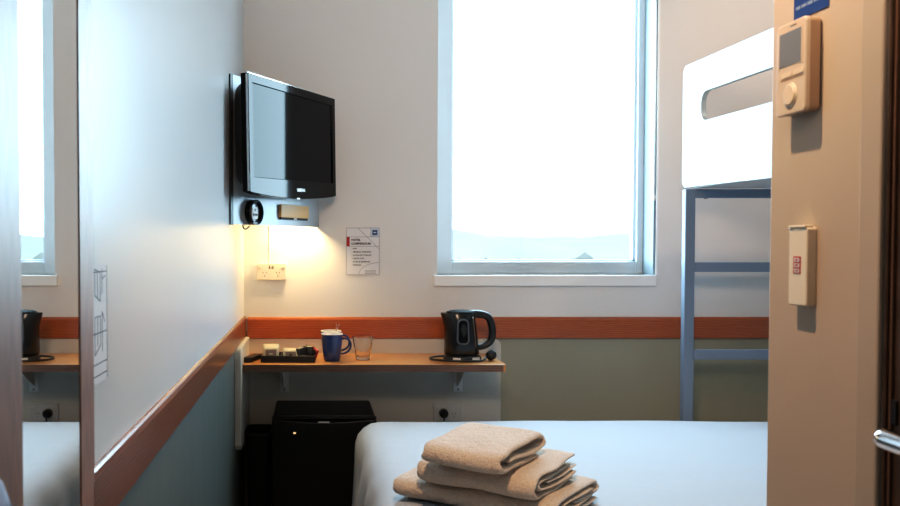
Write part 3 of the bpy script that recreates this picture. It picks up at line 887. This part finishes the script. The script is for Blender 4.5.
link('trim_strip', bm, 'bronze', kt, smooth=True, local=True)
bm = B(); lathe(bm, [(0, 0), (.072, 0), (.076, .004), (.074, .014), (.066, .021), (0, .022)], (0, 0, 0), 40)
kb = link('power_base', bm, 'black', kt, smooth='auto', local=True)
def decal(x0, x1, z0, z1, r=.0765):
    bm = B(); nn = 6; up, dn = [], []
    for i in range(nn + 1):
        x = x0 + (x1 - x0) * i / nn; y = -math.sqrt(r * r - x * x)
        up.append(bm.verts.new((x, y, z1))); dn.append(bm.verts.new((x, y, z0)))
    for i in range(nn): bm.faces.new((dn[i], dn[i + 1], up[i + 1], up[i]))
    return bm
link('white_sticker', decal(-.048, -.020, .004, .016), 'white', kb, local=True)
link('white_sticker', decal(.026, .060, .003, .017), 'white', kb, local=True)
bm = B(); pth = smoothpath([(.040, .072, .006), (-.03, .085, .006), (-.095, .06, .006), (-.128, .015, .006), (-.125, -.035, .006), (-.095, -.062, .006), (-.04, -.086, .006), (.02, -.09, .006), (.065, -.075, .007), (.085, -.045, .016), (.098, -.03, .024)], 6)
tube(bm, pth, .0042, 8)
kc = link('cord', bm, 'black', kt, smooth=True, local=True)
bm = B(); lathe(bm, [(0, -.018), (.012, -.017), (.018, -.010), (.020, .006), (.016, .016), (.008, .022), (0, .023)], (0, 0, 0), 20)
bmesh.ops.rotate(bm, verts=bm.verts, cent=(0, 0, 0), matrix=Matrix.Rotation(.9, 3, 'Y'))
bmesh.ops.translate(bm, verts=bm.verts, vec=(.107, -.03, .021))
link('plug', bm, 'black', kc, smooth=True, local=True)

# ------------------------------------------------------------------ bed
BX0, BX1, BY0, BY1, BZ = .155, 2.10, 1.46, 3.275, E - .650
bd = thing('double_bed', 'double bed with smooth white duvet filling the right of the room', 'bed', ((BX0 + BX1) / 2, (BY0 + BY1) / 2, 0))
bm = B(); r = .085; drop = .40
NXg, NYg = 90, 110
arc = r * PI / 2
def fold(u, lo, hi):
    """excess beyond the edge lines (inset by r)"""
    if u < lo + r: return (lo + r) - u, -1
    if u > hi - r: return u - (hi - r), 1
    return 0, 0
us = [BX0 + r - arc - drop + (BX1 - BX0 - 2 * r + 2 * (arc + drop)) * i / NXg for i in range(NXg + 1)]
vs_ = [BY0 + r - arc - .12 + (BY1 - BY0 - 2 * r + 2 * (arc + .12) + .0) * j / NYg for j in range(NYg + 1)]
grid = []
for v_ in vs_:
    row = []
    for u_ in us:
        eu, su = fold(u_, BX0, BX1); ev, sv = fold(v_, BY0, BY1)
        e = math.hypot(eu, ev)
        cx_ = min(max(u_, BX0 + r), BX1 - r); cy_ = min(max(v_, BY0 + r), BY1 - r)
        if e > 1e-9: dx_, dy_ = su * eu / e, sv * ev / e
        else: dx_ = dy_ = 0
        if e <= arc: a = e / r; out = r * math.sin(a); dz = -r * (1 - math.cos(a))
        else: out = r + (.10 if abs(dx_) > .7 else .03) * (e - arc); dz = -r - (e - arc)
        x, y, z = cx_ + dx_ * out, cy_ + dy_ * out, BZ + dz
        sidef = min(1, max(0, (e - arc * .4) / .15))
        z += .006 * noise.noise((x * 2.2, y * 2.2, 3)) + .008 * math.sin(PI * min(1, max(0, (x - BX0) / (BX1 - BX0))))
        wr = .010 * sidef * math.sin(y * 17 + 2.5 * math.sin(y * 5) + z * 7) + .004 * sidef * noise.noise((x * 9, y * 9, z * 6))
        x += dx_ * wr; y += dy_ * wr
        row.append(bm.verts.new((x, y, max(z, .10))))
    grid.append(row)
for j in range(NYg):
    for i in range(NXg): bm.faces.new((grid[j][i], grid[j][i + 1], grid[j + 1][i + 1], grid[j + 1][i]))
link('duvet', bm, 'linen', bd, smooth=True)
link('mattress', boxed(BX0 + .03, BX1 - .03, BY0 + .03, BY1 - .03, .30, BZ - .03), 'white', bd, bevel=.04)
link('bed_base', boxed(BX0 + .05, BX1 - .05, BY0 + .04, BY1 - .04, .08, .30), 'grey', bd, bevel=.01)
for sx in (BX0 + .12, BX1 - .12):
    for sy in (BY0 + .12, BY1 - .12):
        bm = B(); lathe(bm, [(0, 0), (.02, 0), (.025, .082), (0, .082)], (sx, sy, 0), 14)
        link('leg', bm, 'black', bd)

# ------------------------------------------------------------------ towels
def ribbon(bm, path, th, L, nx, seed, skew=0.0):
    path = smoothpath([(p[0], p[1], 0) for p in path], 5)
    n = len(path); Lft, Rgt = [], []
    for i, p in enumerate(path):
        t = (path[min(i + 1, n - 1)] - path[max(i - 1, 0)]).normalized(); nn = Vector((-t.y, t.x, 0))
        k = 1.0 if 0 < i < n - 1 else .55
        Lft.append(p + nn * th / 2 * k); Rgt.append(p - nn * th / 2 * k)
    prof = Lft + Rgt[::-1]; m_ = len(prof); rings = []
    for s in range(nx + 1):
        u = s / nx; ring_ = []
        kk = (.35, .8, .97)[min(s, nx - s)] if min(s, nx - s) < 3 else 1
        if kk < .9: u = u if s in (0, nx) else ((.006 if s < nx / 2 else L - .006) / L)
        for i, q0 in enumerate(prof):
            ctr = path[i if i < n else 2 * n - 1 - i]; q = ctr + (q0 - ctr) * kk
            pi_ = i if i < n else 2 * n - 1 - i
            end = .007 * noise.noise((pi_ * .16, seed, 0)) + skew * (pi_ / n - .5)
            ed = min(u, 1 - u) * L
            rnd = 1
            x = u * L + end * (2 * u - 1)
            c = Vector((x * 8, q.x * 14, q.y * 14 + seed))
            d = .005 * noise.noise(c)
            ring_.append(bm.verts.new((x, q.x + d + .006 * noise.noise((x * 6, seed, 1)), q.y + .0045 * noise.noise((x * 10, q.x * 12, seed + 5)))))
        rings.append(ring_)
    for s in range(nx):
        for i in range(m_):
            bm.faces.new((rings[s][i], rings[s][(i + 1) % m_], rings[s + 1][(i + 1) % m_], rings[s + 1][i]))
    for s in (0, nx):
        for i in range(n - 1):
            bm.faces.new((rings[s][i], rings[s][i + 1], rings[s][m_ - 2 - i], rings[s][m_ - 1 - i]))

def towel(label, corner, z, rot, L, ribbons, seed, zs=1.0):
    """corner = near front right corner of the folded towel; local x runs back along the front edge"""
    c, s = math.cos(rot), math.sin(rot)
    bm = B()
    for path, th, sk in ribbons:
        ribbon(bm, path, th, L, 22, seed, sk); seed += 3.7
    for v in bm.verts: v.co.z *= zs; v.co.x -= L          # right end at local x = 0
    o = link('folded_towel', bm, 'terry', None, smooth=True, sub=1)
    o.location = (corner[0], corner[1], z); o.rotation_euler = (0, 0, -rot)
    return tag(o, label, 'towel', 'folded towels on the bed')
T = math.radians(37)
z0 = BZ + .005
# bottom: folded in half twice
w = .295
towel('largest folded beige towel at the bottom of the stack on the bed', (.546, 1.957), z0 + .006, T, .43,
      [([(w - .01, .010), (.10, .008), (.03, .009), (.008, .022), (.004, .042), (.016, .062), (.05, .071), (.12, .073), (w - .03, .072), (w - .005, .060), (w, .046), (w - .02, .036), (.14, .034)], .020, .0),
       ([(w - .03, .030), (.12, .024), (.05, .028), (.035, .041), (.06, .052), (.14, .053), (w - .04, .052)], .013, .0)], 1.3, .68)
w = .25
towel('folded beige towel with loose layered edges in the middle of the stack', (.502, 1.962), z0 + .060, T, .31,
      [([(w, .012), (.12, .008), (.03, .008), (.008, .020), (.004, .038), (.016, .056), (.05, .066), (.12, .069), (w + .01, .078)], .015, .0),
       ([(w - .01, .052), (.12, .050), (.05, .048), (.030, .038), (.045, .026), (.12, .023), (w + .005, .030)], .013, .01),
       ([(w + .02, .044), (.15, .037), (.08, .036)], .009, .0)], 4.1, .84)
w = .262
towel('smallest folded beige towel on top of the stack on the bed', (.420, 1.95), z0 + .122, T, .205,
      [([(w - .03, .010), (.12, .010), (.04, .010), (.012, .018), (.006, .031), (.016, .045), (.05, .052), (.11, .057), (w - .065, .064), (w - .022, .064), (w, .050), (w - .010, .035), (w - .05, .027), (.13, .029), (.05, .031)], .019, .0)], 8.2, .90)

# ------------------------------------------------------------------ bunk bed
GX = 1.50; GY1 = GX * F / (681 - CX); GY0 = 1.33
bk_ = thing('bunk_bed', 'high bunk bed with white slotted guard panel on blue grey steel frame', 'bunk bed', (1.95, 2.4, 0))
def g(y, z):  # slight sag towards the near end
    return z - .0207 * (GY1 - y)
gz0_, gz1_ = PZ(187.8, GY1), PZ(67.0, GY1)
sy1 = GX * F / (699.0 - CX); sz1_, sz0_ = PZ(91.8, sy1) + .002, PZ(121.2, sy1) + .002
def guard(x0):
    bm = B(); r = .035
    out = []
    for (y, z) in rrect(GY0, GY1, gz0_, gz1_, r, 6): out.append((y, g(y, z)))
    inn = []
    for (y, z) in rrect(GY0 + .13, sy1 + .0, sz0_, sz1_, .045, 6): inn.append((y, g(y, z)))
    N_ = len(out)
    A_, B_, C_, D_ = [[bm.verts.new((x, p[0], p[1])) for p in pts] for x, pts in ((x0, out), (x0, inn), (x0 + .02, out), (x0 + .02, inn))]
    for i in range(N_):
        j = (i + 1) % N_
        bm.faces.new((A_[i], A_[j], B_[j], B_[i])); bm.faces.new((C_[i], C_[j], D_[j], D_[i]))
        bm.faces.new((A_[i], A_[j], C_[j], C_[i])); bm.faces.new((B_[i], B_[j], D_[j], D_[i]))
    return bm
gp = link('guard_panel', guard(GX), 'guard', bk_)
for zz in (gz1_ - .022, gz0_ + .028):
    bm = B(); a = [(.0045 * math.cos(2 * PI * k / 12), .0045 * math.sin(2 * PI * k / 12)) for k in range(12)]
    prism(bm, a, lambda p: (GX - .001, GY1 - .022 + p[0], zz + p[1]), lambda p: (GX + .002, GY1 - .022 + p[0], zz + p[1]))
    link('bolt', bm, 'grey', gp)
# slim pads drawn above: the deck and frame
PY = 3.47
px0, px1 = PX(685, PY), PX(695, PY)
tz1, tz0 = PZ(189.0, PY), PZ(197.8, PY)
link('deck_board', boxed(GX + .022, RX - .03, GY0 + .02, PY + .02, tz1 + .004, tz1 + .022), 'lightgrey', bk_)
for (x0, x1) in ((px0, px1), (RX - .07, RX - .03)):
    for (y0, y1) in ((PY, PY + .035), (GY0 + .02, GY0 + .055)):
        link('post', boxed(x0, x1, y0, y1, 0, tz1), 'blue_metal', bk_, bevel=.003)
link('top_rail', boxed(px1, RX - .07, PY, PY + .035, tz0, tz1), 'blue_metal', bk_, bevel=.002)
link('top_rail', boxed(px1, RX - .07, GY0 + .02, GY0 + .055, tz0, tz1), 'blue_metal', bk_, bevel=.002)
for a, c in ((262.3, 272.0), (350.2, 359.8)):
    link('rung', boxed(px1, RX - .07, PY, PY + .035, PZ(c, PY), PZ(a, PY)), 'blue_metal', bk_, bevel=.003)
bm = B(); box(bm, px1 + .04, px1 + .05, PY + .004, PY + .02, tz0 - .004, tz0)
link('rail_clip', bm, 'grey', bk_)

# ------------------------------------------------------------------ things on the entry wall
# blue sign
sg = thing('blue_sign', 'dark blue sign with rows of pale lettering above the thermostat', 'sign', (RW, 1.197, E + .322))
link('sign_plate', boxed(RW - .0015, RW, 1.164, 1.248, E + .320, E + .50), 'blue_sign', sg)
random.seed(5)
for i in range(8):
    zz = E + .3345 + .0145 * i; y = 1.242 - .004 * (i % 3)
    bm = B()
    while y > 1.180:
        wd = random.uniform(.005, .014); box(bm, RW - .0019, RW - .0014, y - wd, y, zz, zz + .0042); y -= wd + .003
    link('lettering_line', bm, 'sign_ink', sg)['kind'] = 'stuff'
# thermostat
tX = .661
th_ = thing('thermostat', 'beige wall thermostat with grey display and round dial on the entry wall', 'thermostat', (RW, 1.207, E + .186))
ty0_, ty1_, tz0_, tz1_ = 1.177, 1.2505, E + .184, E + .312
bm = B(); prism(bm, rrect(ty0_, ty1_, tz0_, tz1_, .007, 4), lambda p: (RW - .0165, p[0], p[1]), lambda p: (tX, p[0], p[1]))
fc = link('front_case', bm, 'beige', th_, bevel=.002)
bm = B(); prism(bm, rrect(ty0_ + .001, ty1_ - .001, tz0_ + .001, tz1_ - .001, .007, 4), lambda p: (RW - .003, p[0], p[1]), lambda p: (RW - .0172, p[0], p[1]))
link('back_case', bm, 'beige_dark', th_, bevel=.001)
bm = B(); prism(bm, rrect(ty0_ + .004, ty1_ - .004, tz0_ + .004, tz1_ - .004, .005, 3), lambda p: (RW, p[0], p[1]), lambda p: (RW - .004, p[0], p[1]))
link('mounting_plate', bm, 'dark_trim', th_)
link('display', boxed(tX - .0006, tX + .001, ty0_ + .009, ty1_ - .009, E + .252, E + .299), 'lcd', fc)
for yb in (ty0_ + .0065, ty1_ - .009):
    link('display_edge', boxed(tX - .0009, tX + .0005, yb, yb + .0025, E + .2495, E + .3015), 'beige', fc)
for k in range(2):
    bm = B(); yc = 1.192 + .030 * k
    prism(bm, rrect(yc - .013, yc + .013, E + .2365, E + .2435, .002, 3), lambda p: (tX + .0005, p[0], p[1]), lambda p: (tX - .0012, p[0], p[1]))
    link('button', bm, 'beige_light', fc)
link('seam', boxed(tX - .0004, tX + .0005, ty0_ + .003, ty1_ - .012, E + .2325, E + .2340), 'beige_dark', fc)
bm = B(); yc, zc2 = 1.212, E + .2105
a = [(.0145 * math.cos(2 * PI * k / 32), .0145 * math.sin(2 * PI * k / 32)) for k in range(32)]
prism(bm, a, lambda p: (tX + .001, yc + p[0], zc2 + p[1]), lambda p: (tX - .0035, yc + p[0] * .94, zc2 + p[1] * .94))
dl_ = link('dial', bm, 'beige_light', fc, bevel=.0008)
bm = B(); n_ = 32
aa = [[bm.verts.new((tX - x, yc + r * math.cos(2 * PI * k / n_), zc2 + r * math.sin(2 * PI * k / n_))) for k in range(n_)] for r, x in ((.0145, .0), (.0168, .0), (.0160, .0018), (.0145, .0014))]
for q in range(4):
    for k in range(n_): bm.faces.new((aa[q][k], aa[q][(k + 1) % n_], aa[(q + 1) % 4][(k + 1) % n_], aa[(q + 1) % 4][k]))
link('dial_ring', bm, 'cream', fc, smooth=True)
link('brand_mark', boxed(tX - .0004, tX + .0005, 1.200, 1.215, E + .3045, E + .3065), 'grey', fc)
# key card switch
kX = .671
ks = thing('card_switch', 'cream key card switch with small red label below the thermostat', 'switch', (RW, 1.207, E - .081))
ky0, ky1, kz0, kz1 = 1.184, 1.229, E - .0815, E + .0275
bm = B(); prism(bm, rrect(ky0, ky1, kz0, kz1, .004, 4), lambda p: (RW, p[0], p[1]), lambda p: (kX, p[0], p[1]))
kf = link('switch_case', bm, 'cream', ks, bevel=.002)
bm = B(); box(bm, kX - .002, RW - .003, ky0 + .002, ky1 - .001, kz1 - .001, kz1 + .0025)
link('card_guide', bm, 'cream', ks, bevel=.001)
lz1, lz0 = E - .013, E - .037
link('red_label', boxed(kX - .0006, kX + .0005, 1.198, 1.216, lz0, lz1), 'red', kf)
bm = B()
for i in range(3):
    zz = lz0 + .0016 + i * .0074
    box(bm, kX - .001, kX, 1.2005, 1.2135, zz, zz + .0055)
link('label_panel', bm, 'paper', kf)
bm = B()
for i in range(3):
    zz = lz0 + .0016 + i * .0074
    box(bm, kX - .0013, kX - .0008, 1.2035 + .001 * i, 1.2065 + .001 * i, zz + .0012, zz + .0045)
    box(bm, kX - .0013, kX - .0008, 1.2075, 1.2115, zz + .0022, zz + .0034)
link('label_pictogram', bm, 'red', kf)

# ------------------------------------------------------------------ outside
random.seed(3)
bm = boxed(-900, 1500, 30, 1600, -42, -40); struct('ground_outside', bm, 'haze_ground')
bm = B(); prevv = None
for i in range(81):
    x = -400 + 1500 * i / 80
    hgt = 14 + 10 * noise.noise((x * .006, 1, 0)) + 4 * noise.noise((x * .03, 2, 0)) + max(0, min(1, (x - 330) / 120)) * 8
    a = [bm.verts.new((x, 900, E + 900 * hgt / 520 * .62)), bm.verts.new((x, 700, -8)), bm.verts.new((x, 520, -40)), bm.verts.new((x, 1150, -40))]
    if prevv:
        for u_, v_ in ((0, 1), (1, 2), (3, 0)): bm.faces.new((prevv[u_], a[u_], a[v_], prevv[v_]))
    prevv = a
struct('hill_outside', bm, 'haze_hill', smooth=True)
bm = B()
for i in range(150):
    y = random.uniform(420, 660); x = y * random.uniform(.13, .40); zg = -40 if y < 520 else -40 + (y - 520) / 180 * 32
    if random.random() < .55:
        w_, h_ = random.uniform(3, 7), random.uniform(4, 8)
        box(bm, x - w_, x + w_, y, y + 12, zg, zg + h_)
        prism(bm, [(x - w_ - 1, zg + h_), (x + w_ + 1, zg + h_), (x, zg + h_ + 5)], lambda p: (p[0], y - 1, p[1]), lambda p: (p[0], y + 13, p[1]))
    else:
        rr = random.uniform(2.5, 5)
        lathe(bm, [(0, 0), (rr * .8, rr * .3), (rr, rr), (rr * .7, rr * 1.8), (0, rr * 2.3)], (x, y, zg), 8)
tw = link('hazy_town', bm, 'haze_town')
tag(tw, 'faint hazy houses and trees of a town far beyond the window', 'town', kind='stuff')

# ------------------------------------------------------------------ light
wld = bpy.data.worlds.new('sky'); scene.world = wld; wld.use_nodes = True
nt = wld.node_tree; bg = nt.nodes['Background']
bg.inputs['Color'].default_value = (.60, .83, 1.0, 1); bg.inputs['Strength'].default_value = 17.0
def area(name, loc, rot, sx, sy, power, col, portal=False):
    l = bpy.data.lights.new(name, 'AREA'); l.shape = 'RECTANGLE'; l.size = sx; l.size_y = sy; l.energy = power; l.color = col
    o = bpy.data.objects.new(name, l); COL.objects.link(o); o.location = loc; o.rotation_euler = rot
    if portal: l.cycles.is_portal = True
    return o
area('window_portal', ((WX0 + WX1) / 2, D + .19, (WZ0 + WZ1) / 2), (-PI / 2, 0, 0), WX1 - WX0, WZ1 - WZ0, 1, (1, 1, 1), True)
area('led_light', (-.06, 3.625, uz0 + .072), (0, 0, 0), .09, .05, 2.5, (1, .70, .31))
def spot(name, loc, target, power, col, size, blend, rad):
    l = bpy.data.lights.new(name, 'SPOT'); l.energy = power; l.color = col; l.spot_size = size; l.spot_blend = blend; l.shadow_soft_size = rad
    o = bpy.data.objects.new(name, l); COL.objects.link(o); o.location = loc
    d = Vector(target) - Vector(loc); o.rotation_euler = d.to_track_quat('-Z', 'Y').to_euler()
spot('hall_downlight', (.19, 1.19, 2.45), (1.0, 1.75, 0), 72, (1, .65, .40), math.radians(86), .5, .025)
spot('entry_fill', (.10, .30, 2.15), (1.35, 3.7, 1.95), 92, (1, .74, .55), math.radians(78), 1, .22)  # added fill near the camera, out of view, to brighten the back wall
spot('bunk_wall_fill', (2.05, 2.7, 2.56), (2.0, 3.7, 1.7), 22, (1, .74, .56), math.radians(95), .7, .10)  # invented warm fill above the bunk for the wall behind it
scene.view_settings.view_transform = 'Standard'
scene.view_settings.look = 'None'
scene.view_settings.exposure = 0.42
vs = scene.view_settings; vs.use_curve_mapping = True
cm = vs.curve_mapping.curves[3]
cm.points.new(.06, .042); cm.points.new(.30, .305)
vs.curve_mapping.update()
scene.cycles.max_bounces = 10; scene.cycles.diffuse_bounces = 6; scene.cycles.glossy_bounces = 5
scene.cycles.sample_clamp_indirect = 8
